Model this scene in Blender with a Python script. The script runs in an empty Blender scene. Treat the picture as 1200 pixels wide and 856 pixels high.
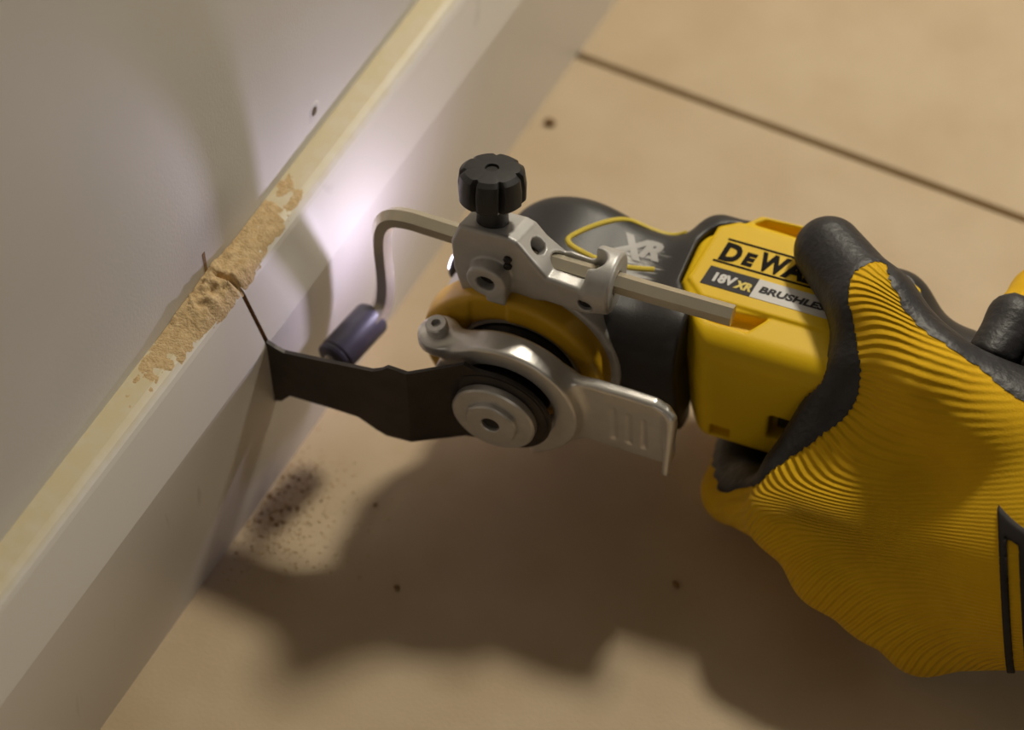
import bpy, bmesh, math, random
import numpy as np
from mathutils import Vector, Matrix
random.seed(7); rng = np.random.default_rng(7)
S = 0.001                                   # modelled in millimetres
scene = bpy.context.scene
COL = scene.collection

# ------------------------------------------------------------------ camera, world, lights, exposure
cam = bpy.data.cameras.new('camera'); cam_o = bpy.data.objects.new('camera', cam); COL.objects.link(cam_o)
cam.sensor_width = 36; cam.sensor_fit = 'HORIZONTAL'; cam.lens = 36 * 3043.87 / 1200
cam.clip_start = 0.02; cam.clip_end = 30
cam_o.location = (.36283, -.44610, .78454)
cam_o.rotation_euler = (.6552, .0129, .4862)
cam.dof.use_dof = True; cam.dof.focus_distance = 0.865; cam.dof.aperture_fstop = 5.6
scene.camera = cam_o
w = bpy.data.worlds.new('world'); scene.world = w; w.use_nodes = True
bg = w.node_tree.nodes['Background']; bg.inputs[0].default_value = (1.0, .78, .55, 1); bg.inputs[1].default_value = .025
def area(name, loc, target, size, power, colr):
    l = bpy.data.lights.new(name, 'AREA'); l.shape = 'DISK'; l.size = size; l.energy = power; l.color = colr
    o = bpy.data.objects.new(name, l); COL.objects.link(o); o.location = loc
    o.rotation_euler = (Vector(target) - Vector(loc)).to_track_quat('-Z', 'Y').to_euler()
    return o
area('site_lamp', (.16, .80, .98), (.15, .05, 0), .14, 9.3, (1, .915, .75))
area('wall_fill', (1.6, 1.05, .36), (0, .12, .12), .5, 5.6, (1, .93, .80))  # unseen fill light added to brighten the wall, not a known lamp
area('front_fill', (.75, -1.7, .62), (.2, 0, .06), .9, 1.5, (1, .90, .76))  # added low fill from the viewer side for the tool front, no window known
scene.view_settings.view_transform = 'Standard'; scene.view_settings.look = 'None'
scene.view_settings.exposure = 0.0; scene.view_settings.gamma = 1; scene.view_settings.use_curve_mapping = False

# ------------------------------------------------------------------ helpers
def nm(m): return m.node_tree.nodes, m.node_tree.links
def mat(name, colr, rough=.5, metal=0., var=0., vscale=60., bump=0., bscale=200., colr2=None, spec=.5, coat=0.):
    m = bpy.data.materials.new(name); m.use_nodes = True; N, L = nm(m); b = N['Principled BSDF']
    b.inputs['Base Color'].default_value = (*colr, 1); b.inputs['Roughness'].default_value = rough
    b.inputs['Metallic'].default_value = metal; b.inputs['Specular IOR Level'].default_value = spec
    b.inputs['Coat Weight'].default_value = coat
    tc = N.new('ShaderNodeTexCoord')
    if var or colr2:
        n = N.new('ShaderNodeTexNoise'); n.inputs['Scale'].default_value = vscale; n.inputs['Detail'].default_value = 5
        L.new(tc.outputs['Object'], n.inputs['Vector'])
        r = N.new('ShaderNodeValToRGB'); r.color_ramp.elements[0].position = .35; r.color_ramp.elements[1].position = .7
        c2 = colr2 or tuple(c * (1 - var) for c in colr)
        r.color_ramp.elements[0].color = (*c2, 1); r.color_ramp.elements[1].color = (*colr, 1)
        L.new(n.outputs['Fac'], r.inputs['Fac']); L.new(r.outputs['Color'], b.inputs['Base Color'])
    if bump:
        n2 = N.new('ShaderNodeTexNoise'); n2.inputs['Scale'].default_value = bscale; n2.inputs['Detail'].default_value = 3
        L.new(tc.outputs['Object'], n2.inputs['Vector'])
        bp = N.new('ShaderNodeBump'); bp.inputs['Strength'].default_value = 1; bp.inputs['Distance'].default_value = bump * S
        L.new(n2.outputs['Fac'], bp.inputs['Height']); L.new(bp.outputs['Normal'], b.inputs['Normal'])
    return m

def link(name, me, m, parent=None):
    o = bpy.data.objects.new(name, me); COL.objects.link(o)
    if m:
        for k in (m if isinstance(m, (list, tuple)) else [m]): me.materials.append(k)
    if parent: o.parent = parent
    return o
def mesh_np(name, v, f, m, parent=None, smooth=True):
    me = bpy.data.meshes.new(name); me.from_pydata((np.asarray(v) * S).tolist(), [], np.asarray(f).tolist() if isinstance(f, np.ndarray) else f)
    if smooth: me.shade_smooth()
    me.update(); return link(name, me, m, parent)
def from_bm(name, bm, m, parent=None, smooth=None):
    for v in bm.verts: v.co *= S
    bmesh.ops.recalc_face_normals(bm, faces=bm.faces)
    me = bpy.data.meshes.new(name); bm.to_mesh(me); bm.free()
    if smooth is not None:
        me.shade_smooth()
        me.set_sharp_from_angle(angle=math.radians(smooth))
    return link(name, me, m, parent)
def tag(o, label=None, cat=None, group=None, kind=None):
    for k, x in (('label', label), ('category', cat), ('group', group), ('kind', kind)):
        if x: o[k] = x
    return o
def bm_box(bm, lo, hi, mtx=None):
    M = Matrix.Translation([(a + b) / 2 for a, b in zip(lo, hi)]) @ Matrix.Diagonal([b - a for a, b in zip(lo, hi)] + [1])
    r = bmesh.ops.create_cube(bm, size=1, matrix=(mtx @ M) if mtx else M); return r['verts']
def bevel(bm, w, seg=2, ang=30):
    e = [e for e in bm.edges if len(e.link_faces) == 2 and e.calc_face_angle(0) > math.radians(ang)]
    bmesh.ops.bevel(bm, geom=e, offset=w, segments=seg, affect='EDGES', profile=.5)
def frame(c, axis, up=(0, 0, 1)):
    z = Vector(axis).normalized(); x = Vector(up).cross(z)
    if x.length < 1e-4: x = Vector((1, 0, 0)).cross(z)
    x.normalize(); y = z.cross(x)
    return Matrix((( x.x, y.x, z.x, c[0]), (x.y, y.y, z.y, c[1]), (x.z, y.z, z.z, c[2]), (0, 0, 0, 1)))
def lathe(bm, prof, mtx, n=40, star=None):
    """prof: list of (radius, height); revolve about local z."""
    rings = []
    for r, h in prof:
        ring = []
        for i in range(n):
            a = 2 * math.pi * i / n; rr = r * (star(a, r) if star else 1)
            ring.append(bm.verts.new(mtx @ Vector((rr * math.cos(a), rr * math.sin(a), h))))
        rings.append(ring)
    for A, B in zip(rings, rings[1:]):
        for i in range(n): bm.faces.new((A[i], A[(i + 1) % n], B[(i + 1) % n], B[i]))
    bm.faces.new(rings[0][::-1]); bm.faces.new(rings[-1])
def tube(bm, pts, r, n=6, phase=0., cap=True, up=(0, 1, 0)):
    P = [Vector(p) for p in pts]; rings = []
    u = Vector(up)
    for i, p in enumerate(P):
        t = ((P[min(i + 1, len(P) - 1)] - p).normalized() + (p - P[max(i - 1, 0)]).normalized()).normalized()
        u = (u - t * u.dot(t)).normalized(); b = t.cross(u)
        rr = r[i] if isinstance(r, (list, tuple)) else r
        rings.append([bm.verts.new(p + rr * (math.cos(phase + 2 * math.pi * k / n) * u + math.sin(phase + 2 * math.pi * k / n) * b)) for k in range(n)])
    for A, B in zip(rings, rings[1:]):
        for i in range(n): bm.faces.new((A[i], A[(i + 1) % n], B[(i + 1) % n], B[i]))
    if cap: bm.faces.new(rings[0][::-1]); bm.faces.new(rings[-1])
def extrude_poly(bm, poly, to3, d0, d1):
    """poly 2D list; to3(a,b,d) -> 3D."""
    A = [bm.verts.new(to3(a, b, d0)) for a, b in poly]; B = [bm.verts.new(to3(a, b, d1)) for a, b in poly]
    bm.faces.new(A[::-1]); bm.faces.new(B)
    n = len(poly)
    for i in range(n): bm.faces.new((A[i], A[(i + 1) % n], B[(i + 1) % n], B[i]))
def arc(cx, cy, r, a0, a1, n):
    return [(cx + r * math.cos(math.radians(a0 + (a1 - a0) * i / n)), cy + r * math.sin(math.radians(a0 + (a1 - a0) * i / n))) for i in range(n + 1)]
def bez(pts, n=8):
    """Catmull-Rom through 3D points"""
    P = [np.array(p, float) for p in pts]; P = [2 * P[0] - P[1]] + P + [2 * P[-1] - P[-2]]; out = []
    for i in range(1, len(P) - 2):
        for k in range(n):
            t = k / n; a, b, c, d = P[i - 1:i + 3]
            out.append(.5 * (2 * b + (c - a) * t + (2 * a - 5 * b + 4 * c - d) * t * t + (3 * b - a - 3 * c + d) * t ** 3))
    out.append(P[-2]); return out

# ---- signed distance modelling: numpy fields turned into clean meshes
def L2(*a): return np.sqrt(sum(x * x for x in a))
def sd_box(p, c, h, r=0.):
    q = [np.abs(p[i] - c[i]) - (h[i] - r) for i in range(3)]
    return L2(*[np.maximum(x, 0) for x in q]) + np.minimum(np.maximum(np.maximum(q[0], q[1]), q[2]), 0) - r
def sd_cyl(p, c, ax, R, hlf, r=0.):
    o = [i for i in range(3) if i != ax]
    d0 = L2(p[o[0]] - c[o[0]], p[o[1]] - c[o[1]]) - (R - r); d1 = np.abs(p[ax] - c[ax]) - (hlf - r)
    return np.minimum(np.maximum(d0, d1), 0) + L2(np.maximum(d0, 0), np.maximum(d1, 0)) - r
def sd_cone(p, a, b, ra, rb):
    a = np.array(a, float); b = np.array(b, float); ba = b - a; l2 = ba @ ba
    q = [p[i] - a[i] for i in range(3)]
    t = np.clip((q[0] * ba[0] + q[1] * ba[1] + q[2] * ba[2]) / l2, 0, 1)
    return L2(*[q[i] - t * ba[i] for i in range(3)]) - (ra + (rb - ra) * t)
def sd_ell(p, c, r):
    k0 = L2(*[(p[i] - c[i]) / r[i] for i in range(3)]); k1 = L2(*[(p[i] - c[i]) / r[i] ** 2 for i in range(3)]) + 1e-9
    return k0 * (k0 - 1) / k1
def plane(p, n, d): return p[0] * n[0] + p[1] * n[1] + p[2] * n[2] - d      # inside where negative
def smin(a, b, k):
    h = np.maximum(k - np.abs(a - b), 0) / k; return np.minimum(a, b) - h * h * k * .25
def smax(a, b, k): return -smin(-a, -b, k)
def sd_poly(x, y, P):
    P = np.array(P, float); d = np.full(np.shape(x), 1e18); s = np.ones(np.shape(x)); n = len(P)
    for i in range(n):
        a, b = P[i], P[i - 1]; ex, ey = b - a; wx, wy = x - a[0], y - a[1]
        t = np.clip((wx * ex + wy * ey) / (ex * ex + ey * ey), 0, 1)
        d = np.minimum(d, (wx - ex * t) ** 2 + (wy - ey * t) ** 2)
        c1 = y >= a[1]; c2 = y < b[1]; c3 = ex * wy > ey * wx
        flip = (c1 & c2 & c3) | (~c1 & ~c2 & ~c3); s = np.where(flip, -s, s)
    return s * np.sqrt(d)
def extr(d2, z, c, h, r):
    d1 = np.abs(z - c) - (h - r); d0 = d2 + r
    return np.minimum(np.maximum(d0, d1), 0) + L2(np.maximum(d0, 0), np.maximum(d1, 0)) - r
def surf(f, lo, hi, h, proj=3):
    ax = [np.arange(lo[i] - h, hi[i] + 2 * h, h) for i in range(3)]
    p = np.meshgrid(*ax, indexing='ij', sparse=True); g = f(p).astype(np.float64); g = np.broadcast_to(g, [len(a) for a in ax])
    ins = g < 0; shp = tuple(n - 1 for n in g.shape)
    acc = np.zeros(shp + (3,)); cnt = np.zeros(shp); quads = []
    idx = np.full(shp, -1)
    edges = []
    for d in range(3):
        sl0 = [slice(None)] * 3; sl1 = [slice(None)] * 3; sl0[d] = slice(None, -1); sl1[d] = slice(1, None)
        a, b = g[tuple(sl0)], g[tuple(sl1)]; I = np.argwhere((a < 0) != (b < 0))
        va, vb = a[tuple(I.T)], b[tuple(I.T)]; t = va / (va - vb)
        pos = I.astype(float); pos[:, d] += t
        o = [k for k in range(3) if k != d]
        for s0 in (0, -1):
            for s1 in (0, -1):
                J = I.copy(); J[:, o[0]] += s0; J[:, o[1]] += s1
                ok = np.all((J >= 0) & (J < np.array(shp)), 1)
                np.add.at(acc, tuple(J[ok].T), pos[ok]); np.add.at(cnt, tuple(J[ok].T), 1)
        edges.append((d, o, I, va < 0))
    act = np.argwhere(cnt > 0); idx[tuple(act.T)] = np.arange(len(act))
    V = acc[tuple(act.T)] / cnt[tuple(act.T)][:, None]
    V = V * h + np.array([a[0] for a in ax])
    Q = []
    for d, o, I, inside in edges:
        ok = np.all(I[:, o] >= 1, 1) & (I[:, o[0]] < shp[o[0]]) & (I[:, o[1]] < shp[o[1]]); I = I[ok]; inside = inside[ok]
        def at(s0, s1):
            J = I.copy(); J[:, o[0]] += s0; J[:, o[1]] += s1; return idx[tuple(J.T)]
        q = np.stack([at(0, 0), at(-1, 0), at(-1, -1), at(0, -1)], 1)
        fl = inside if d != 1 else ~inside
        q[~fl] = q[~fl][:, ::-1]; Q.append(q)
    Q = np.concatenate(Q); Q = Q[(Q >= 0).all(1)]
    for _ in range(proj):
        c = [V[:, i] for i in range(3)]; f0 = f(c); e = .05; gr = np.zeros_like(V)
        for i in range(3):
            c2 = [x.copy() for x in c]; c2[i] = c2[i] + e; gr[:, i] = (f(c2) - f0) / e
        st = -f0 / np.maximum((gr ** 2).sum(1), .2); st = np.clip(st, -.5 * h, .5 * h); V = V + gr * st[:, None]
    return V, Q
def sdf_obj(name, f, lo, hi, h, m, parent, proj=3):
    V, Q = surf(f, lo, hi, h, proj); return mesh_np(name, V, Q, m, parent)

# ------------------------------------------------------------------ materials
def wall_mat():
    m = mat('white_wall_paint', (.68, .66, .62), .55, var=.05, vscale=14, bump=.05, bscale=900); return m
M_wall = wall_mat()
def skirting_mat():
    m = bpy.data.materials.new('white_skirting_paint'); m.use_nodes = True; N, L = nm(m); b = N['Principled BSDF']
    b.inputs['Roughness'].default_value = .42
    g = N.new('ShaderNodeNewGeometry'); sx = N.new('ShaderNodeSeparateXYZ'); L.new(g.outputs['Position'], sx.inputs[0])
    n = N.new('ShaderNodeTexNoise'); n.inputs['Scale'].default_value = 160; n.inputs['Detail'].default_value = 6; L.new(g.outputs['Position'], n.inputs['Vector'])
    # bare, dusty top edge: material above z = 101.5 mm is raw board with a ragged border
    z = N.new('ShaderNodeMath'); z.operation = 'MULTIPLY_ADD'; L.new(n.outputs['Fac'], z.inputs[0]); z.inputs[1].default_value = .0035; L.new(sx.outputs['Z'], z.inputs[2])
    mr = N.new('ShaderNodeMapRange'); mr.inputs['From Min'].default_value = .1020; mr.inputs['From Max'].default_value = .1052; L.new(z.outputs[0], mr.inputs['Value'])
    mix = N.new('ShaderNodeMix'); mix.data_type = 'RGBA'; L.new(mr.outputs[0], mix.inputs['Factor'])
    mix.inputs['A'].default_value = (.70, .66, .60, 1); mix.inputs['B'].default_value = (.62, .53, .34, 1)
    # scuff marks on the painted faces
    n2 = N.new('ShaderNodeTexNoise'); n2.inputs['Scale'].default_value = 34; n2.inputs['Detail'].default_value = 4; n2.inputs['Distortion'].default_value = .6
    mp = N.new('ShaderNodeMapping'); mp.inputs['Scale'].default_value = (1, 1.6, .5); L.new(g.outputs['Position'], mp.inputs[0]); L.new(mp.outputs[0], n2.inputs['Vector'])
    r2 = N.new('ShaderNodeMapRange'); r2.inputs['From Min'].default_value = .70; r2.inputs['From Max'].default_value = .78; r2.inputs['To Max'].default_value = .45; L.new(n2.outputs['Fac'], r2.inputs['Value'])
    mx2 = N.new('ShaderNodeMix'); mx2.data_type = 'RGBA'; L.new(r2.outputs[0], mx2.inputs['Factor']); L.new(mix.outputs['Result'], mx2.inputs['A']); mx2.inputs['B'].default_value = (.33, .30, .27, 1)
    L.new(mx2.outputs['Result'], b.inputs['Base Color'])
    return m
M_skirt = skirting_mat()
M_floor = mat('chipboard_floor', (.54, .422, .278), .62, vscale=26, bump=.08, bscale=700, colr2=(.48, .36, .225))
M_gap = mat('dark_gap', (.15, .11, .065), .9, var=.3, vscale=40)
M_dust = mat('sawdust', (.64, .48, .27), .95, vscale=420, bump=.5, bscale=1100, colr2=(.52, .36, .18))
M_grain = mat('sawdust_brown', (.30, .17, .07), .95, var=.4, vscale=300)
M_dust2 = mat('floor_sawdust_tan', (.62, .42, .21), .95, var=.3, vscale=300)
M_core = mat('cut_board_core', (.34, .21, .10), .9, var=.4, vscale=500)
M_black = mat('black_rubber_housing', (.034, .032, .033), .46, var=.35, vscale=45, bump=.06, bscale=1500)
def scuff(m):                              # pale rubbed scuffs on the rubber beside the emblem
    N, L = nm(m); b = N['Principled BSDF']; tc = N.new('ShaderNodeTexCoord')
    vm = N.new('ShaderNodeVectorMath'); vm.operation = 'DISTANCE'; L.new(tc.outputs['Object'], vm.inputs[0]); vm.inputs[1].default_value = (.029, .0630, .026)
    mp = N.new('ShaderNodeMapping'); mp.inputs['Rotation'].default_value = (0, 0, .25); mp.inputs['Scale'].default_value = (1, 6, 1); L.new(tc.outputs['Object'], mp.inputs[0])
    n = N.new('ShaderNodeTexNoise'); n.inputs['Scale'].default_value = 130; n.inputs['Detail'].default_value = 6; L.new(mp.outputs[0], n.inputs['Vector'])
    r = N.new('ShaderNodeMapRange'); r.inputs['From Min'].default_value = .015; r.inputs['From Max'].default_value = .002; r.inputs['To Min'].default_value = -.24; r.inputs['To Max'].default_value = .20; L.new(vm.outputs['Value'], r.inputs['Value'])
    a = N.new('ShaderNodeMath'); L.new(n.outputs['Fac'], a.inputs[0]); L.new(r.outputs[0], a.inputs[1])
    r2 = N.new('ShaderNodeMapRange'); r2.inputs['From Min'].default_value = .52; r2.inputs['From Max'].default_value = .68; L.new(a.outputs[0], r2.inputs['Value'])
    mx = N.new('ShaderNodeMix'); mx.data_type = 'RGBA'; L.new(r2.outputs[0], mx.inputs['Factor'])
    L.new(b.inputs['Base Color'].links[0].from_socket, mx.inputs['A']); mx.inputs['B'].default_value = (.40, .385, .37, 1); L.new(mx.outputs['Result'], b.inputs['Base Color'])
scuff(M_black)
M_blackp = mat('black_plastic', (.022, .021, .022), .42, var=.2, vscale=90)
M_yel = mat('yellow_plastic', (.80, .52, .008), .48, var=.05, vscale=40, bump=.02, bscale=2500, spec=.25)
M_yel2 = mat('shaded_yellow_plastic', (.66, .38, .012), .45, var=.12, vscale=60)  # same yellow plastic as the shell, shade put into a darker base colour
M_alu = mat('cast_aluminium', (.54, .525, .51), .46, .4, var=.10, vscale=180, bump=.05, bscale=2200)
M_lever = mat('satin_lever_metal', (.76, .735, .70), .34, .6, var=.08, vscale=150, bump=.03, bscale=2500)
M_steel = mat('steel_washer', (.66, .64, .62), .36, .55, var=.12, vscale=200, bump=.03, bscale=2500)
M_rod = mat('nickel_rod', (.66, .60, .47), .26, .65, var=.08, vscale=150)
M_blade = mat('black_oxide_blade', (.045, .036, .032), .48, .35, var=.3, vscale=120, bump=.03, bscale=2000)
M_foot = mat('violet_black_rubber', (.050, .045, .058), .4, var=.2, vscale=120)
M_grey = mat('grey_print', (.42, .40, .39), .5, var=.1, vscale=200)
M_light = mat('light_grey_print', (.62, .60, .58), .5, var=.05, vscale=200)
M_strip = mat('dark_grey_print', (.048, .045, .048), .6, var=.1, vscale=200, spec=.15)
M_ink = mat('black_print', (.012, .010, .009), .7, var=.1, vscale=200, spec=.1)
M_yline = mat('yellow_print', (.72, .55, .06), .5, var=.1, vscale=200)
M_seal = mat('dark_seal', (.020, .018, .017), .5, .2, var=.3, vscale=120)
def glove_mat():
    m = bpy.data.materials.new('yellow_knit'); m.use_nodes = True; N, L = nm(m); b = N['Principled BSDF']
    b.inputs['Roughness'].default_value = .85; b.inputs['Specular IOR Level'].default_value = .2
    b.inputs['Sheen Weight'].default_value = .25; b.inputs['Sheen Roughness'].default_value = .5; b.inputs['Sheen Tint'].default_value = (1, .8, .3, 1)
    at = N.new('ShaderNodeAttribute'); at.attribute_name = 'rib'
    am = N.new('ShaderNodeAttribute'); am.attribute_name = 'ribamp'
    tc = N.new('ShaderNodeTexCoord'); n = N.new('ShaderNodeTexNoise'); n.inputs['Scale'].default_value = 90; n.inputs['Detail'].default_value = 3; L.new(tc.outputs['Object'], n.inputs['Vector'])
    ad = N.new('ShaderNodeMath'); ad.operation = 'MULTIPLY_ADD'; L.new(n.outputs['Fac'], ad.inputs[0]); ad.inputs[1].default_value = 3.0; L.new(at.outputs['Fac'], ad.inputs[2])
    sn = N.new('ShaderNodeMath'); sn.operation = 'SINE'; L.new(ad.outputs[0], sn.inputs[0])
    mu = N.new('ShaderNodeMath'); mu.operation = 'MULTIPLY'; L.new(sn.outputs[0], mu.inputs[0]); L.new(am.outputs['Fac'], mu.inputs[1])
    n3 = N.new('ShaderNodeTexNoise'); n3.inputs['Scale'].default_value = 1300; L.new(tc.outputs['Object'], n3.inputs['Vector'])
    a2 = N.new('ShaderNodeMath'); a2.operation = 'MULTIPLY_ADD'; L.new(n3.outputs['Fac'], a2.inputs[0]); a2.inputs[1].default_value = .35; L.new(mu.outputs[0], a2.inputs[2])
    bp = N.new('ShaderNodeBump'); bp.inputs['Strength'].default_value = 1; bp.inputs['Distance'].default_value = .36 * S
    L.new(a2.outputs[0], bp.inputs['Height']); L.new(bp.outputs['Normal'], b.inputs['Normal'])
    r = N.new('ShaderNodeValToRGB'); r.color_ramp.elements[0].color = (.66, .36, .006, 1); r.color_ramp.elements[1].color = (.78, .48, .010, 1)
    L.new(n.outputs['Fac'], r.inputs['Fac']); L.new(r.outputs['Color'], b.inputs['Base Color'])
    return m
M_knit = glove_mat()
def coat_mat():
    m = mat('black_latex_coating', (.028, .026, .029), .5, var=.3, vscale=120, bump=.35, bscale=420); return m
M_coat = coat_mat()
M_cuff = mat('dark_cuff_strap', (.020, .014, .012), .7, var=.3, vscale=200)
M_emit = bpy.data.materials.new('led_lens'); M_emit.use_nodes = True
M_emit.node_tree.nodes['Principled BSDF'].inputs['Emission Color'].default_value = (.80, .74, 1, 1)
M_emit.node_tree.nodes['Principled BSDF'].inputs['Emission Strength'].default_value = 6

# ------------------------------------------------------------------ the tool's own axes: u along the body, v out of the blade side, w up
ROT = .1133
U = Vector((math.cos(ROT), math.sin(ROT), 0)); V_ = Vector((math.sin(ROT), -math.cos(ROT), 0)); W = Vector((0, 0, 1))
HUB = Vector((100.6, 15.7, 62.6))
# local axes used in meshes: x = u, y = -v, z = w  (right handed); the Empty turns them into the room
def uvw(u, v, w): return (u, -v, w)
TOOL_MTX = Matrix(((U.x, -V_.x, 0, HUB.x * S), (U.y, -V_.y, 0, HUB.y * S), (0, 0, 1, HUB.z * S), (0, 0, 0, 1)))
def toolw(u, v, w): return HUB + u * U + v * V_ + w * W

# ------------------------------------------------------------------ setting
bm = bmesh.new(); bm_box(bm, (-100, -700, -4), (0, 1900, 1500))
wall = tag(from_bm('wall_left', bm, M_wall), kind='structure')
# small nail hole with a raised plaster lip above the skirting
bm = bmesh.new(); Mx = frame((0, 72.8, 115.7), (1, 0, 0))
lathe(bm, [(3.6, -.1), (3.0, .22), (2.2, .34), (1.6, .25), (1.6, .15)], Mx, 18)
lip = from_bm('plaster_lip', bm, M_wall, wall, 40)
bm = bmesh.new(); lathe(bm, [(1.9, .26), (1.7, .40)], frame((0, 72.4, 115.0), (1, 0, 0)), 9)
from_bm('nail_hole', bm, M_gap, wall, 40)

floor = tag(from_bm('floor', (lambda b: (bm_box(b, (-100, -700, -30), (1400, 1900, -18)), b)[1])(bmesh.new()), M_gap), kind='structure')
for y0, y1 in ((-700, 238.7), (241.3, 1900)):
    bm = bmesh.new(); bm_box(bm, (0, y0, -18), (1400, y1, 0)); bevel(bm, .8, 1)
    from_bm('floor_panel', bm, M_floor, floor)

prof = [(0, 0), (20, 0), (20, 74), (13, 98.4), (12.2, 100.2), (10.6, 101.9), (8.3, 103), (0, 103.4)]
def skirt_profile(y0, y1):
    b = bmesh.new(); extrude_poly(b, prof, lambda x, z, y: Vector((x, y, z)), y0, y1)
    bmesh.ops.recalc_face_normals(b, faces=b.faces); return b
sk = tag(from_bm('baseboard_left', skirt_profile(-700, 1900), [M_skirt, M_core]), kind='structure')
# the saw cut: a slot as thick as the blade, cut out of the skirting
bm = bmesh.new(); bm_box(bm, uvw(-140, 5.9, -21), uvw(-78, 4.1, 70)); bmesh.ops.recalc_face_normals(bm, faces=bm.faces)
cut = from_bm('cutter', bm, M_core); cut.matrix_world = TOOL_MTX
bpy.context.view_layer.update()
mod = sk.modifiers.new('kerf', 'BOOLEAN'); mod.operation = 'DIFFERENCE'; mod.solver = 'EXACT'; mod.object = cut; mod.material_mode = 'TRANSFER'
me = bpy.data.meshes.new_from_object(sk.evaluated_get(bpy.context.evaluated_depsgraph_get()))
sk.modifiers.clear(); sk.data = me; bpy.data.objects.remove(cut)
# kerf nick up the wall
k0 = toolw(-100.6 / math.cos(ROT) - 0.2, 5, 46)
bm = bmesh.new(); bm_box(bm, (-.2, -.7, -5), (.15, .7, 6.5), Matrix.Translation((0, toolw(-102, 5, 0).y, 108.5)))
from_bm('saw_nick', bm, M_core, wall)

# ------------------------------------------------------------------ multi-tool
tool = bpy.data.objects.new('multi_tool', None); COL.objects.link(tool); tool.matrix_world = TOOL_MTX; tool.empty_display_size = .03
tag(tool, 'yellow and black cordless oscillating multi-tool, its blade cutting into the white skirting board', 'power tool')
def P(p): return [p[0], -p[1], p[2]]          # (u, v, w) fields from local coordinates

def f_black(p):
    p = P(p)
    head = sd_cyl(p, (4, -60, 0), 1, 29, 29, 12)
    neck = sd_box(p, (26, -60, -1), (32, 26, 26), 11)
    d = smin(head, neck, 6)
    bulge = sd_box(p, (60, -68, -1), (18, 31, 29.2), 10)
    d = smin(d, bulge, 10)
    mid = sd_box(p, (92, -70, -1), (36, 29, 27), 11)
    d = smin(d, mid, 6)
    rear = sd_cone(p, (120, -68, -1), (240, -62, -1), 25, 22)
    d = smin(d, rear, 16)
    q = (p[0], -np.minimum(p[1], -48), np.clip(p[2], -20, 18))
    d = smax(d, -(f_yellow0(q) - .25), .6)
    return smax(d, -extr(sd_poly(p[0], p[1], [(56, -88), (63.4, -98.2), (81, -99.2), (86.2, -92), (85, -86)]), p[2], 26, 14, .5), .5)
LBL_W = 28.95
def f_yellow0(p):
    p = P(p)
    d = sd_box(p, (84, -67.5, -.6), (44, 30.5, 28.7), 9)
    # slanting front border and back corner
    d = smax(d, -(p[0] - 46.5 - .62 * np.maximum(p[1] + 60.5, 0) - .10 * np.maximum(5 - p[2], 0)) + .0, 4)
    d = smax(d, plane(p, (-.50, -.866, 0), -(.50 * 51) + .866 * 88), 8)
    d = smax(d, plane(p, (.62, -.78, 0), .62 * 124 + .78 * 86), 6)
    return d
def f_yellow(p):
    d = f_yellow0(p); p = P(p)
    # hollow vent pockets: rear top, front top edge, low front
    d = smin(d, extr(sd_poly(p[0], p[1], [(56, -88), (64, -97.6), (80.5, -98.6), (85.5, -92), (85, -86)]), p[2], 20.5, 8.1, 1), 1)
    d = smax(d, -extr(sd_poly(p[0], p[1], [(62.5, -92.8), (66, -96.2), (79, -97.0), (82.0, -92.2)]), p[2], 29, 5, .6), .6)
    d = smax(d, -extr(sd_poly(p[0], p[1], [(58, -52.0), (61, -47), (75, -46.5), (80, -54.5)]), p[2], 30, 6.5, 1), 1.2)
    d = smax(d, -sd_box(p, (71, -38, -20), (3.6, 4, 3.0), .8), 1)
    d = smax(d, -sd_box(p, (99, -37, -8.5), (11, 8, 6.5), 2), 1.5)
    # raised label field
    d = smin(d, extr(sd_poly(p[0], p[1], [(50.2, -62), (52.6, -86.5), (58, -90.4), (112, -90.4), (124, -84), (124, -57), (56, -56.6)]) - 1.5, p[2], 24, 4.95, .9), .5)
    return d
sdf_obj('housing', f_black, (-28, 26, -32), (228, 106, 31), 1.25, M_black, tool)
sdf_obj('body_shell', f_yellow, (44, 34, -32), (132, 102, 30.5), .72, M_yel, tool, 2)
# gear cover: yellow ring coloured in its shaded tone, facing the viewer, with its grey metal gear case behind and dark seal inside
def f_ring(p):
    p = P(p); d = sd_cyl(p, (-2.5, -31, 0), 1, 34, 6.5, 2.5)
    d = smin(d, sd_cone(p, (-25, -31, 10), (-25, -17, 8), 10, 8), 3)
    d = smax(d, -(L2(p[0] - 0, p[2]) - 23.5), 1.2)
    d = smax(d, -sd_box(p, (-11, -22, 24), (7, 3.2, 9), 1), 1)
    d = smax(d, p[1] + 23.6, 1.5)
    return d
sdf_obj('gear_cover', f_ring, (-40, 21, -36), (33, 41, 36), .8, M_yel2, tool)
sdf_obj('gear_case', lambda p: (lambda q: sd_cyl(q, (0, -40.5, 0), 1, 35.2, 7.5, 2))(P(p)), (-37, 31, -37), (37, 50, 37), 1.2, M_alu, tool)
bm = bmesh.new(); AX = frame(uvw(0, 0, 0), (0, -1, 0))            # local +z points along +v
lathe(bm, [(23.4, -38), (23.4, -26.5), (21.8, -25.8), (20.8, -26.6), (20.8, -30)], AX, 56); from_bm('seal_ring', bm, M_alu, tool, 35)
bm = bmesh.new(); lathe(bm, [(20.6, -38), (20.6, -25.5), (18.2, -23), (15.6, -20), (15.4, -6.2)], AX, 48); from_bm('spindle', bm, M_seal, tool, 35)

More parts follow.
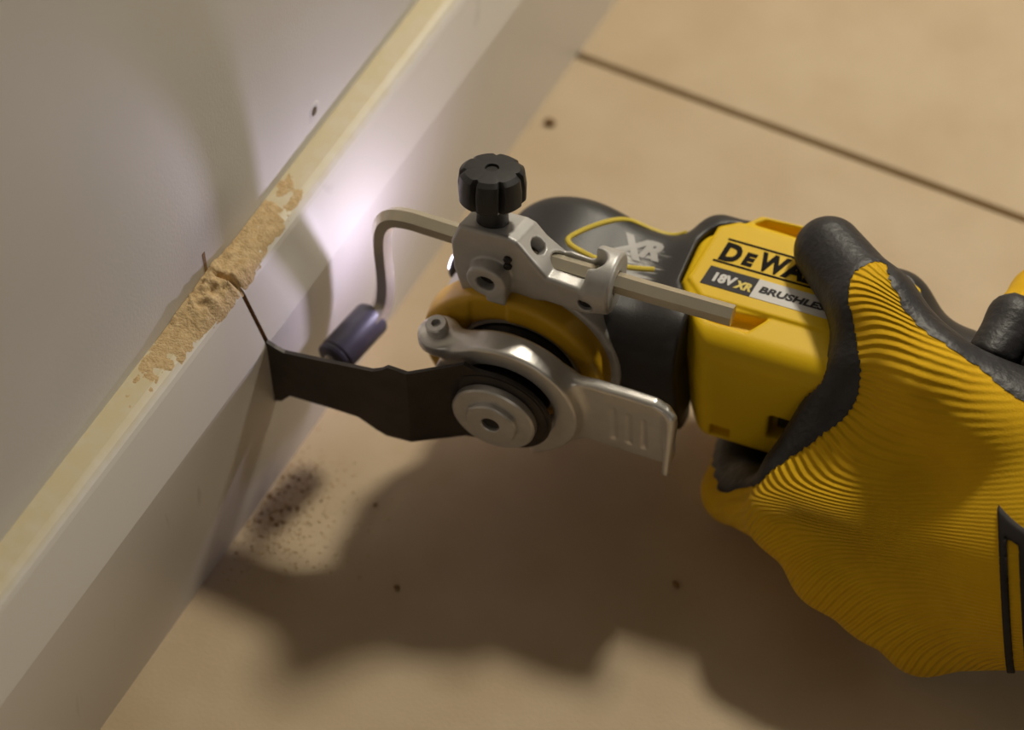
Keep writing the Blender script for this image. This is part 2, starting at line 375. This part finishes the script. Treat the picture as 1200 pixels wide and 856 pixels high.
# blade clamp lever: half ring round the spindle with a flat tab, one casting
ringp = []
for i in range(45):
    a = math.radians(166 - (166 + 68) * i / 44); t = i / 44
    ro = 26.4 + 1.2 * t; ringp.append((.5 + ro * math.cos(a), ro * math.sin(a)))
for i in range(45):
    a = math.radians(-68 + (166 + 68) * i / 44); ri = 18.6; ringp.append((.5 + ri * math.cos(a), ri * math.sin(a)))
tabp = [(22, 16.5), (32, 18.2), (44, 18.8), (54, 18.8), (59, 16.6), (61.4, 11), (61.8, -9), (60.4, -12.4), (50, -13.2), (30, -13.4), (22, -17)]
def f_lever(p):
    p = P(p)
    d = extr(sd_poly(p[0], p[2], ringp), p[1], -13.8, 4.9, 1.0)
    tab = extr(sd_poly(p[0], p[2], tabp), p[1] - .03 * (p[0] - 30), -15.2, 2.3, 1.5)
    lip = sd_cone(p, (60.5, -12.8, 14), (60.6, -8.8, -12), 1.7, 1.5)
    d = smin(d, smin(tab, lip, 3), 5)
    for k in range(3):
        d = smax(d, -sd_cone(p, (39.5 + 5.6 * k, -11.9 + .2 * k, 9 - .5 * k), (40.1 + 5.6 * k, -11.9 + .2 * k, -6.5), 1.1, 1.3), .5)
    arm = sd_cyl(p, (-25.3, -15.4, 17.6), 2, 7.6, 2.6, 1.2)
    arm = smin(arm, sd_cone(p, (-23, -14.5, 17), (-14, -13.8, 18.5), 3.0, 4.4), 5)
    return smin(d, arm, 3)
lev = sdf_obj('clamp_lever', f_lever, (-36, 4, -32), (66, 26, 32), .7, M_lever, tool)
bm = bmesh.new(); lathe(bm, [(3.9, 0), (3.9, 5.4), (3.4, 6.0), (1.7, 6.0), (1.5, 4)], frame(uvw(-25.6, -15.4, 19), (-.1, -.1, 1)), 20); from_bm('pivot_screw', bm, M_steel, lev, 35)

# saw blade: hub plate, crank and long straight cutter with a flared end
def bl(u, v, w, t): return uvw(u, v + t, w)
rows = [  # u, v, top w, bottom w
    (-82, 5, 13.2, -20.6), (-79, 5, 11.6, -19.3), (-75.4, 5, 10.2, -14.6), (-60, 5, 12.4, -14.2), (-49, 5, 14.2, -14.4), (-42, 5, 15.2, -18.8),
    (-38.5, 5, 17.4, -20.4), (-36, 5, 20.0, -20.2), (-29, 5, 19.6, -19.6), (-28.2, 4.6, 19.6, -19.6), (-13, -4.4, 20.6, -20.2), (-12, -5, 20.8, -20.4)]
for i in range(1, 13):
    a = math.radians(120 - 120 * i / 12 if i < 12 else 0.5); x = -12 + (19.8 + 12) * math.sin(math.pi / 2 * i / 12); hh = math.sqrt(max(19.8 ** 2 - max(x, 0) ** 2, .3)) if x > 0 else 19.7
    rows.append((x, -5, hh * .98, -hh * .98))
bm = bmesh.new(); T = .75; secs = []
for u, v, a, b in rows:
    secs.append([bm.verts.new(bl(u, v, z, t)) for z, t in ((a, -T), (a, T), (b, T), (b, -T))])
for A, B in zip(secs, secs[1:]):
    for i in range(4): bm.faces.new((A[i], A[(i + 1) % 4], B[(i + 1) % 4], B[i]))
bm.faces.new(secs[0][::-1]); bm.faces.new(secs[-1])
blade = from_bm('saw_blade', bm, M_blade, tool)
bm = bmesh.new(); lathe(bm, [(18.4, -5), (18.6, -4.0), (17.2, -3.4)], AX, 40); from_bm('blade_boss', bm, M_blade, blade, 35)
bm = bmesh.new(); lathe(bm, [(14.5, -3.6), (15.3, -3.0), (15.3, -.6), (14.6, 0), (10.5, .2)], AX, 56)
fl = from_bm('flange_washer', bm, M_steel, tool, 35)
bm = bmesh.new()
hexs = lambda a, r: 1.0
lathe(bm, [(9.8, 0), (9.8, 1.7), (9.2, 2.3), (3.7, 2.3), (3.3, 2.0), (3.3, -1)], AX @ Matrix.Rotation(.5, 4, 'Z'), 36, star=lambda a, r: (math.cos(math.pi / 6) / math.cos((a % (math.pi / 3)) - math.pi / 6) * .35 + .65) if r > 5 else 1)
from_bm('bolt_head', bm, M_steel, fl, 35)
bm = bmesh.new(); lathe(bm, [(3.25, .6), (3.2, .9)], AX, 24); from_bm('bolt_socket', bm, M_seal, fl, 35)

# depth stop guide: cast bracket, star knob, hexagonal rod with rubber foot
brk = [(-23.2, 61.0), (-26.4, 51.5), (-25.8, 37.5), (-23.0, 26.5), (-19.5, 24.2), (-7.8, 28.4), (8, 33.6), (22.5, 33.0), (27, 36), (27, 45),
       (23, 45.2), (15.3, 45.8), (8.5, 46.6), (-2.2, 60.5), (-5.5, 61.8)]
def f_brk(p):
    p = P(p); bw = p[2] + (.36 - .28 * np.clip((p[0] - 3) / 9, 0, 1)) * np.maximum(-30 - p[1], 0)
    d = extr(sd_poly(p[0] + .08 * (p[1] + 30), bw, brk), p[1], -38.2, 8.2, 1.6)
    lug = sd_cyl(p, (25.8, -40.2, 41.6), 0, 11.2, 4.6, 1.4)
    d = smin(d, lug, 2.5)
    d = smax(d, -sd_cyl(p, (30, -40, 42.0), 0, 4.3, 40), .6)                              # rod bore
    d = smax(d, -extr(L2(np.maximum(np.abs(p[0] - 16.5) - 5.5, 0), p[1] + 40) - 4.4, p[2], 50, 11, .3), .6)   # slot over the rod
    nx, nz = .79, .61                                                                      # round hole in the slope
    q0 = p[0] - 4.2; q2 = bw - 56; al = q0 * nx + q2 * nz
    d = smax(d, -np.maximum(L2(q0 - al * nx, q2 - al * nz, p[1] + 38) - 3.6, -al - 8), .5)
    boss = smin(sd_cyl(p, (-11.5, -30, 41.6), 1, 7.2, 5.5, 1), sd_box(p, (-7.9, -30, 37.2), (3.6, 5.5, 5.2), .8), 1.0)
    d = smin(d, boss, 1.0)
    d = smax(d, -sd_cyl(p, (-11.6, -24, 41.2), 1, 3.4, 6), .5)
    d = smax(d, -sd_cyl(p, (22.5, -30, 38.6), 1, 2.7, 3), .4)
    return d
bracket = sdf_obj('depth_stop_bracket', f_brk, (-36, 22, 22), (36, 53, 64), .62, M_alu, tool, 3)
for c, r in (((-11.6, -28.5, 41.2), 3.3), ((22.5, -31.8, 38.6), 2.6)):
    bm = bmesh.new(); lathe(bm, [(r, -.6), (r, .6)], frame(uvw(*c), (0, -1, 0)), 20); from_bm('hole_dark_disc', bm, M_seal, bracket, 30)  # dark discs set in the bracket holes to stand in for their shade
for w_ in (51.0, 47.6):
    bm = bmesh.new(); lathe(bm, [(1.5, -1), (1.5, .5), (1.1, .9)], frame(uvw(-5.2, -29.6, w_), (0, -1, 0)), 12); from_bm('grub_screw', bm, M_seal, bracket, 30)
KC = uvw(-14.0, -38.5, 60.6)
def lobes(a, r): return 1 - (.18 if r > 10.5 else .11) * max(0., math.cos(7 * a)) ** 6 if r > 8.5 else 1
bm = bmesh.new()
lathe(bm, [(5.6, -3), (5.2, 3.0), (5.6, 5.6), (10.2, 6.4), (11.4, 7.6), (11.6, 13), (11.0, 17.4), (9.4, 18.7), (6.0, 19.1), (2.4, 19.1), (2.2, 18.4), (2.0, 14)], frame(KC, (-.09, .25, .96), (0, 1, 0)), 112, star=lobes)
knob = from_bm('star_knob', bm, M_blackp, bracket, 32)
bm = bmesh.new(); lathe(bm, [(2.1, 18.1), (2.0, 18.3)], frame(KC, (-.09, .25, .96), (0, 1, 0)), 16); from_bm('knob_hole', bm, M_seal, knob, 30)
RV = -40
rodp = [(71.5, RV, 42.8), (40, RV, 42.4), (0, RV, 42.6), (-38, RV, 43.9)] + bez([(-38, RV, 43.9), (-46, RV, 44.0), (-52.5, RV, 42.0), (-56, RV, 36), (-57, RV, 26), (-56.8, RV, 12), (-57, RV + .5, 2), (-57.5, RV + 3.5, -5), (-58.8, -29, -8.6), (-61, -22, -9.5)], 5)[1:]
bm = bmesh.new(); tube(bm, [uvw(*q) for q in rodp], 3.75, 6, math.pi / 6); bevel(bm, .25, 1, 40)
from_bm('hex_rod', bm, M_rod, bracket, 25)
bm = bmesh.new(); A_, B_ = Vector(uvw(-60.2, -34.5, -9.8)), Vector(uvw(-66.4, -12, -11.2)); L_ = (B_ - A_).length
lathe(bm, [(5.2, -1), (6.6, .2), (6.9, 1.2), (6.9, L_ - 3), (6.5, L_ - 2.6), (6.5, L_ - 1.8), (6.9, L_ - 1.5), (6.6, L_ - .3), (5.6, L_ + .4), (2, L_ + .6)], frame(A_, B_ - A_), 36)
foot = from_bm('stop_foot', bm, M_foot, bracket, 35)
bm = bmesh.new(); lathe(bm, [(3.2, L_ + .3), (3.2, L_ + 1.2), (2.6, L_ + 1.6)], frame(A_, B_ - A_), 20); from_bm('rod_tip', bm, M_rod, foot, 35)

# ---- printing on the body
def drop(f, u, v, w0=40.):
    """height of a field's top surface above (u, v)"""
    u = np.asarray(u, float); v = np.asarray(v, float); w_ = np.full(u.shape, w0)
    for _ in range(60): w_ = w_ - .8 * f([u, -v, w_])
    return w_
def text_obj(name, s, u, v, size, m, parent, w_, shear=0., sx=1., bold=0., ang=0., thick=.12, field=None):
    c = bpy.data.curves.new(name, 'FONT'); c.body = s; c.size = size; c.shear = shear; c.offset = bold; c.extrude = 0 if field else thick; c.resolution_u = 3
    o = bpy.data.objects.new(name, c); COL.objects.link(o); bpy.context.view_layer.update()
    me = bpy.data.meshes.new_from_object(o.evaluated_get(bpy.context.evaluated_depsgraph_get())); bpy.data.objects.remove(o)
    ca, sa = math.cos(ang), math.sin(ang)
    if field:
        b = bmesh.new(); b.from_mesh(me); bmesh.ops.triangulate(b, faces=b.faces)
        bmesh.ops.subdivide_edges(b, edges=[e for e in b.edges if e.calc_length() > 2], cuts=2); b.to_mesh(me); b.free()
    co = np.array([tuple(x.co) for x in me.vertices])
    x = co[:, 0] * sx; y = co[:, 1]; uu = u + ca * x + sa * y; vv = v - (-sa * x + ca * y)
    zz = (drop(field, uu, vv) + .22) if field else (w_ + co[:, 2])
    for i, p in enumerate(np.stack([uu, -vv, zz], 1)): me.vertices[i].co = p * S
    me.name = name; return link(name, me, m, parent)
def slab(name, poly, w0, w1, m, parent):
    bm = bmesh.new(); extrude_poly(bm, poly, lambda a, b, d: Vector(uvw(a, b, d)), w0, w1); return from_bm(name, bm, m, parent)
text_obj('lettering', 'D', 55.6, -73.3, 11.0, M_ink, tool, LBL_W + .1, .15, .84, .55)
text_obj('lettering', 'E', 63.9, -73.7, 7.6, M_ink, tool, LBL_W + .1, .15, .95, .45)
text_obj('lettering', 'W', 69.4, -73.5, 11.0, M_ink, tool, LBL_W + .1, .15, .80, .50)
text_obj('lettering', 'ALT', 79.0, -73.5, 11.0, M_ink, tool, LBL_W + .1, .15, .90, .50)
slab('print_line', [(56.4, -83.1), (104, -83.1), (104, -82.3), (56.4, -82.3)], LBL_W - .2, LBL_W + .16, M_ink, tool)
slab('print_line', [(54.4, -72.3), (104, -72.3), (104, -71.5), (54.4, -71.5)], LBL_W - .2, LBL_W + .16, M_ink, tool)
slab('print_strip', [(54.6, -69.2), (72.3, -69.2), (71.2, -60.6), (53.4, -60.6)], LBL_W - .2, LBL_W + .16, M_strip, tool)
slab('print_strip', [(72.3, -69.2), (106, -69.2), (106, -60.6), (71.2, -60.6)], LBL_W - .2, LBL_W + .16, M_light, tool)
text_obj('lettering', '18V', 56.2, -62.9, 5.4, M_light, tool, LBL_W + .2, .12, .95, .26)
text_obj('lettering', 'XR', 65.2, -62.6, 4.6, M_yline, tool, LBL_W + .2, .2, .9, .24)
text_obj('lettering', 'BRUSHLESS', 73.4, -63.6, 3.9, M_strip, tool, LBL_W + .2, .2, 1.32, .16)
# side emblem: yellow outline and grey letters laid on the curved black head
oute = bez([(36, -63.5, 0), (26, -61, 0), (16, -59.2, 0), (7.5, -60, 0), (4.2, -62.5, 0), (6.5, -67, 0), (12, -74, 0), (18.9, -81.2, 0), (23, -83, 0), (30, -83.8, 0), (40.2, -85.5, 0)], 4)
uu = np.array([q[0] for q in oute]); vv = np.array([q[1] for q in oute]); ww = drop(f_black, uu, vv)
bm = bmesh.new(); tube(bm, [uvw(a, b, c - .1) for a, b, c in zip(uu, vv, ww)], 1.05, 8, 0, up=(0, 0, 1)); from_bm('emblem_outline', bm, M_yline, tool, 40)
text_obj('lettering', 'X', 19.5, -65.6, 13.5, M_grey, tool, 0, .25, 1.0, .62, field=f_black)
text_obj('lettering', 'R', 28.2, -67.6, 11.0, M_grey, tool, 0, .25, 1.05, .60, field=f_black)
# small parts: black grip pad in the front pocket, vent floors, work light
bm = bmesh.new(); bm_box(bm, uvw(90, -44.5, -14), uvw(109, -42.0, -3)); bevel(bm, 1, 2); from_bm('lock_lever', bm, M_blackp, tool, 40)
LED = (-36, -50, 14)
bm = bmesh.new(); lathe(bm, [(5.2, -8), (5.2, 0), (4.4, 1), (3.4, 1)], frame(uvw(LED[0] + 2.5, LED[1], LED[2]), (-1, 0, .1)), 24); from_bm('light_bezel', bm, M_blackp, tool, 35)
bm = bmesh.new(); lathe(bm, [(3.2, 1), (2.6, 1.9), (1, 2.2)], frame(uvw(LED[0] + 2.5, LED[1], LED[2]), (-1, 0, .1)), 20); from_bm('light_lens', bm, M_emit, tool, 35)
sp = bpy.data.lights.new('work_light', 'SPOT'); sp.energy = .088; sp.color = (.80, .72, 1.0); sp.spot_size = math.radians(168); sp.spot_blend = .35; sp.shadow_soft_size = .0022
so = bpy.data.objects.new('work_light', sp); COL.objects.link(so); so.location = toolw(LED[0] - 1.5, LED[1], LED[2]) * S
so.rotation_euler = ((-U + .15 * W).to_track_quat('-Z', 'Y')).to_euler()

# ------------------------------------------------------------------ the person's two gloved hands
person = bpy.data.objects.new('person', None); COL.objects.link(person); person.matrix_world = TOOL_MTX; person.empty_display_size = .03
tag(person, 'person in yellow knit gloves with black coated palms, gripping the multi-tool with both hands', 'person')
def cones(p, L, k):
    d = None
    for a, b, ra, rb in L:
        c = sd_cone(p, a, b, ra, rb); d = c if d is None else smin(d, c, k)
    return d
I_M, M_M, R_M, P_M = (105, -12, -19), (124, -3, -29), (143, 0, -36), (160, 3, -44)
def f_tool(p): return np.minimum(f_black(p), f_yellow0(p))
def f_hand_l(p0):
    p = P(p0)
    palm = cones(p, [(I_M, (186, -24, 8), 14.5, 17), (M_M, (189, -14, -2), 15, 18), (R_M, (192, -8, -14), 14.5, 18), (P_M, (195, -6, -26), 12.5, 17)], 12)
    th = cones(p, [((92, -84, 36), (114, -64, 37), 11.5, 13.5), ((114, -64, 37), (140, -46, 31), 13.5, 15.5), ((140, -46, 31), (186, -34, 14), 15.5, 22)], 6)
    web = cones(p, [((114, -46, 26), (103, -23, -6), 9.5, 9.5), ((131, -40, 16), (110, -20, -9), 12.5, 12.5), ((146, -40, 12), (122, -18, -10), 13, 13), ((160, -46, 22), (205, -50, 20), 16, 18)], 8)
    d = smin(smin(palm, th, 12), web, 12)
    fing = None
    for chain in ([I_M, (80, -32, -45), (77, -66, -44), (86, -84, -37)], [M_M, (104, -36, -46), (100, -72, -42), (104, -90, -34)],
                  [R_M, (126, -36, -47), (124, -74, -42), (128, -94, -34)], [P_M, (150, -34, -47), (148, -66, -42), (150, -84, -36)]):
        r = [13.2, 11.6, 10.6, 9.4]
        c = cones(p, [(chain[i], chain[i + 1], r[i], r[i + 1]) for i in range(3)], 3)
        fing = c if fing is None else smin(fing, c, 1.5)
    d = smin(d, fing, 5)
    cuff = cones(p, [((190, -18, -6), (222, -30, -2), 31, 31), ((222, -30, -2), (290, -40, 10), 31, 38)], 6)
    d = smin(d, cuff, 14)
    return smax(d, -(f_tool(p0) - .4), 1.5)
def hand(name, f, lo, hi, coatf, curve, parent, step=1.25):
    V, Q = surf(f, lo, hi, step, 2)
    o = mesh_np(name, V, Q, M_knit, parent)
    c = np.array(curve, float); c = np.stack([c[:, 0], -c[:, 1], c[:, 2]], 1)
    dense = np.array([c[i] + (c[i + 1] - c[i]) * t for i in range(len(c) - 1) for t in np.linspace(0, 1, 12, endpoint=False)])
    s = np.concatenate([[0], np.cumsum(np.linalg.norm(np.diff(dense, axis=0), axis=1))])
    ph = np.zeros(len(V)); amp = np.zeros(len(V))
    for i in range(0, len(V), 8000):
        d2 = ((V[i:i + 8000, None] - dense[None]) ** 2).sum(2); wt = 1 / (d2 + 4) ** 2.1
        ph[i:i + 8000] = (wt * s).sum(1) / wt.sum(1); amp[i:i + 8000] = np.clip(1.25 - np.sqrt(d2.min(1)) / 46, .10, 1)
    for nme, arr in (('rib', ph * 2 * math.pi / 2.9), ('ribamp', amp)):
        a = o.data.attributes.new(nme, 'FLOAT', 'POINT'); a.data.foreach_set('value', arr.astype(np.float32))
    # rubber coating: thin shell on the palm side of the edge line (or of a field), its rim following the knit
    N = np.zeros_like(V); fn = np.cross(V[Q[:, 2]] - V[Q[:, 0]], V[Q[:, 3]] - V[Q[:, 1]])
    for k in range(4): np.add.at(N, Q[:, k], fn)
    N /= np.linalg.norm(N, axis=1)[:, None] + 1e-9
    if callable(coatf): msk = coatf([V[:, 0], V[:, 1], V[:, 2]])
    else:
        E = np.array(bez(coatf, 6)); E = np.stack([E[:, 0], -E[:, 1], E[:, 2]], 1); tg = np.gradient(E, axis=0); tg /= np.linalg.norm(tg, axis=1)[:, None]
        msk = np.zeros(len(V))
        for i in range(0, len(V), 8000):
            df = V[i:i + 8000, None] - E[None]; q = (df ** 2).sum(2).argmin(1); n_ = np.arange(len(q)); dv = df[n_, q]
            msk[i:i + 8000] = (np.cross(tg[q], dv) * N[i:i + 8000]).sum(1)
    msk = msk + .45 * np.sin(ph * 2 * math.pi / 2.9)
    fm = msk[Q].min(1) < 0; Qf = Q[fm]
    used = np.unique(Qf); re = np.full(len(V), -1); re[used] = np.arange(len(used))
    off = np.clip(-msk * .6, 0, 1) * .5 + .14
    cv = V + N * off[:, None]; acc = np.zeros_like(V); cn = np.zeros(len(V))
    for a, b in ((0, 1), (1, 2), (2, 3), (3, 0), (1, 0), (2, 1), (3, 2), (0, 3)):
        A, B = Qf[:, a], Qf[:, b]; ok = (msk[A] > 0) & (msk[B] <= 0); A, B = A[ok], B[ok]
        t = (msk[A] / (msk[A] - msk[B]))[:, None]; np.add.at(acc, A, cv[A] * (1 - t) + cv[B] * t); np.add.at(cn, A, 1)
    mv = cn > 0; cv[mv] = acc[mv] / cn[mv][:, None]
    keep = ~((msk[Qf] > 0) & (cn[Qf] == 0)).any(1)
    mesh_np('rubber_coating', cv[used], re[Qf[keep]], M_coat, o)
    return o, V, N
curve_l = [(128, -84, 40), (122, -77, 47), (113, -74, 48), (108, -71, 50), (105, -63, 49), (109, -52, 45), (113, -46.5, 40), (117, -41, 34), (118, -36, 25), (115, -31, 17), (111, -27, 13), (107, -23, 8), (101, -18, 3), (94, -13, -4), (91, -9, -12), (103, 2, -14), (110, 5, -20), (123, 12, -24), (136, 14, -29), (150, 15, -36), (175, 13, -44), (205, 10, -46)]
edge_l = [(230, -34, 44), (200, -37, 43), (168, -41, 42), (155, -46, 44), (139, -50, 48), (127, -56, 49), (122, -61, 50), (117, -66, 52), (113, -74, 48), (108, -71, 50), (105, -63, 49), (109, -52, 45), (113, -46.5, 40), (117, -41, 34), (118, -36, 25), (115, -31, 17), (111, -27, 13), (107, -23, 8), (101, -18, 3), (94, -13, -4), (90, -12, -8), (85, -17, -19), (80, -19, -29), (78, -26, -36), (72, -40, -42), (70, -66, -46), (82, -92, -46)]
hl, VL, NL = hand('gloved_hand', f_hand_l, (62, -32, -68), (250, 118, 62), edge_l, curve_l, person)
# dark wrist strap and elastic cuff on the knit, following the wrist
def f_cuff(p0):
    p = P(p0); h = f_hand_l(p0); x = .9 * p[0] - .25 * p[1] + .17 * p[2]
    d = np.minimum(np.maximum(162 - x, x - 164.6), np.maximum(168 - x, x - 240))
    top = np.maximum(np.maximum(162 - x, x - 171), np.maximum(20.5 - p[2], p[2] - 24))
    d = np.minimum(np.maximum(d, p[2] - 24), top)
    return smax(smax(d, h - .9, .4), -(h + .8), .4)
sdf_obj('cuff_strap', f_cuff, (150, -34, -50), (236, 60, 30), .9, M_cuff, hl, 1)

def f_hand_r(p0):
    p = P(p0); d = None
    for u, r, dv in ((155, 8.6, -3), (174, 10.8, 8), (196, 10.8, 6), (216, 10, 4)):
        c = cones(p, [((u + 16, -110, 0), (u + 10, -102, 20), 13, 11.8), ((u + 10, -102, 20), (u + 4, -78 + dv, 31), 11.8, r), ((u + 4, -78 + dv, 31), (u, -58 + dv, 29), r, r - .8)], 3)
        d = c if d is None else smin(d, c, 1.5)
    palm = cones(p, [((172, -122, 20), (206, -126, -8), 15, 20), ((234, -122, 20), (240, -126, -8), 15, 20), ((206, -126, -8), (300, -150, 10), 24, 30)], 14)
    th = cones(p, [((206, -122, -12), (176, -112, -34), 15, 12.5), ((176, -112, -34), (164, -84, -40), 12, 10)], 4)
    d = smin(smin(d, palm, 8), th, 8)
    d = smax(d, -(f_tool(p0) - .4), 1.2)
    return smax(d, -(f_hand_l(p0) - .4), 1.2)
def coat_r(p0):
    p = P(p0); wob = .8 * np.sin(p[0] * 2.1 + p[2] * 1.4); return np.minimum(f_tool(p0) - 9, -(p[1] + 86)) + wob
hand('gloved_hand', f_hand_r, (138, 50, -56), (270, 178, 64), coat_r, [(150, -100, 55), (175, -104, 56), (200, -104, 56), (225, -104, 56)], person, 1.6)

# ------------------------------------------------------------------ sawdust
def vnoise(x, y, seed):
    r = np.random.default_rng(seed); g = r.random((64, 64)); xi, yi = np.floor(x).astype(int), np.floor(y).astype(int); fx, fy = x - xi, y - yi
    fx = fx * fx * (3 - 2 * fx); fy = fy * fy * (3 - 2 * fy); a = lambda i, j: g[(xi + i) % 64, (yi + j) % 64]
    return a(0, 0) * (1 - fx) * (1 - fy) + a(1, 0) * fx * (1 - fy) + a(0, 1) * (1 - fx) * fy + a(1, 1) * fx * fy
yk = toolw(-95, 5, 0).y
ys = np.arange(-75, 75, .7); xs = np.linspace(.1, 13.0, 22)
Y, X = np.meshgrid(ys, xs, indexing='ij')
base = np.interp(X, [0, 8.3, 10.6, 12.2, 13.0], [103.4, 103.0, 101.9, 100.2, 98.4])
env = np.exp(-((Y - yk + 5) / 15.) ** 2) * 3.4 + np.exp(-((Y - yk) / 44.) ** 2) * .75
n1 = .55 * vnoise(Y * .28, X * .33, 1) + .3 * vnoise(Y * .7, X * .7, 2) + .2 * vnoise(Y * 1.5, X * 1.5, 3)
hgt = env * (.15 + 1.15 * n1) * np.clip((13.2 - X) / 4, 0, 1) - .35 + .25 * n1
kd = np.abs(Y - yk - 0.11 * (X - 6)); hgt = hgt - np.clip(1.6 - kd, 0, 1.6) / 1.6 * (hgt + 1.2) * np.clip((X - 1) / 3, 0, 1)
vv = np.stack([X, Y, base + hgt], -1).reshape(-1, 3); ny, nx = X.shape
ff = [(i * nx + j, i * nx + j + 1, (i + 1) * nx + j + 1, (i + 1) * nx + j) for i in range(ny - 1) for j in range(nx - 1)]
pile = mesh_np('sawdust_pile', vv, [f[::-1] for f in ff], M_dust)
tag(pile, 'heap of tan sawdust on the top edge of the skirting around the saw cut', 'sawdust', kind='stuff')
def grains(name, pts, m):
    bm = bmesh.new()
    for x, y, z, r in pts:
        Mx = Matrix.Translation((x, y, z)) @ Matrix.Rotation(random.random() * 6, 4, 'Z') @ Matrix.Diagonal((1, .45 + .5 * random.random(), .55, 1))
        bmesh.ops.create_icosphere(bm, subdivisions=1, radius=r, matrix=Mx)
    return from_bm(name, bm, m)
pts = []
for i in range(560):
    y = random.gauss(yk - 16, 15); x = 20.4 + abs(random.gauss(0, 17)); pts.append((x, y, .2, random.choice((.22, .3, .4, .5))))
tag(grains('floor_sawdust', pts, M_dust2), 'tan sawdust sprinkled on the floor at the foot of the skirting', 'sawdust', kind='stuff')
pts = []
for i in range(64):
    y = random.gauss(yk - 14, 11); x = 20.8 + abs(random.gauss(0, 9)); pts.append((x, y, .25, random.choice((.3, .45, .6, .85))))
tag(grains('dark_wood_crumbs', pts, M_grain), 'dark brown wood crumbs scattered on the floor beside the skirting', 'wood crumbs', kind='stuff')
for (x, y, r), lab in (((170.7, 21.0, 1.7), 'dark brown wood chip lying alone on the shaded floor below the tool'),
                       ((82.7, -25.8, 1.3), 'small brown wood chip lying alone on the floor left of the shadow middle'),
                       ((58, 2, 1.0), 'short brown splinter on the lit floor near the skirting'),
                       ((27.5, 199.5, 2.6), 'largest brown wood chip, lying against the skirting far behind the knob')):
    bm = bmesh.new(); bmesh.ops.create_icosphere(bm, subdivisions=2, radius=r, matrix=Matrix.Translation((x, y, r * .5)) @ Matrix.Rotation(random.random() * 3, 4, 'Z') @ Matrix.Diagonal((1, .6, .5, 1)))
    for v in bm.verts: v.co.x += random.uniform(-.15, .15) * r; v.co.y += random.uniform(-.15, .15) * r
    tag(from_bm('wood_chip', bm, M_grain), lab, 'wood chip')
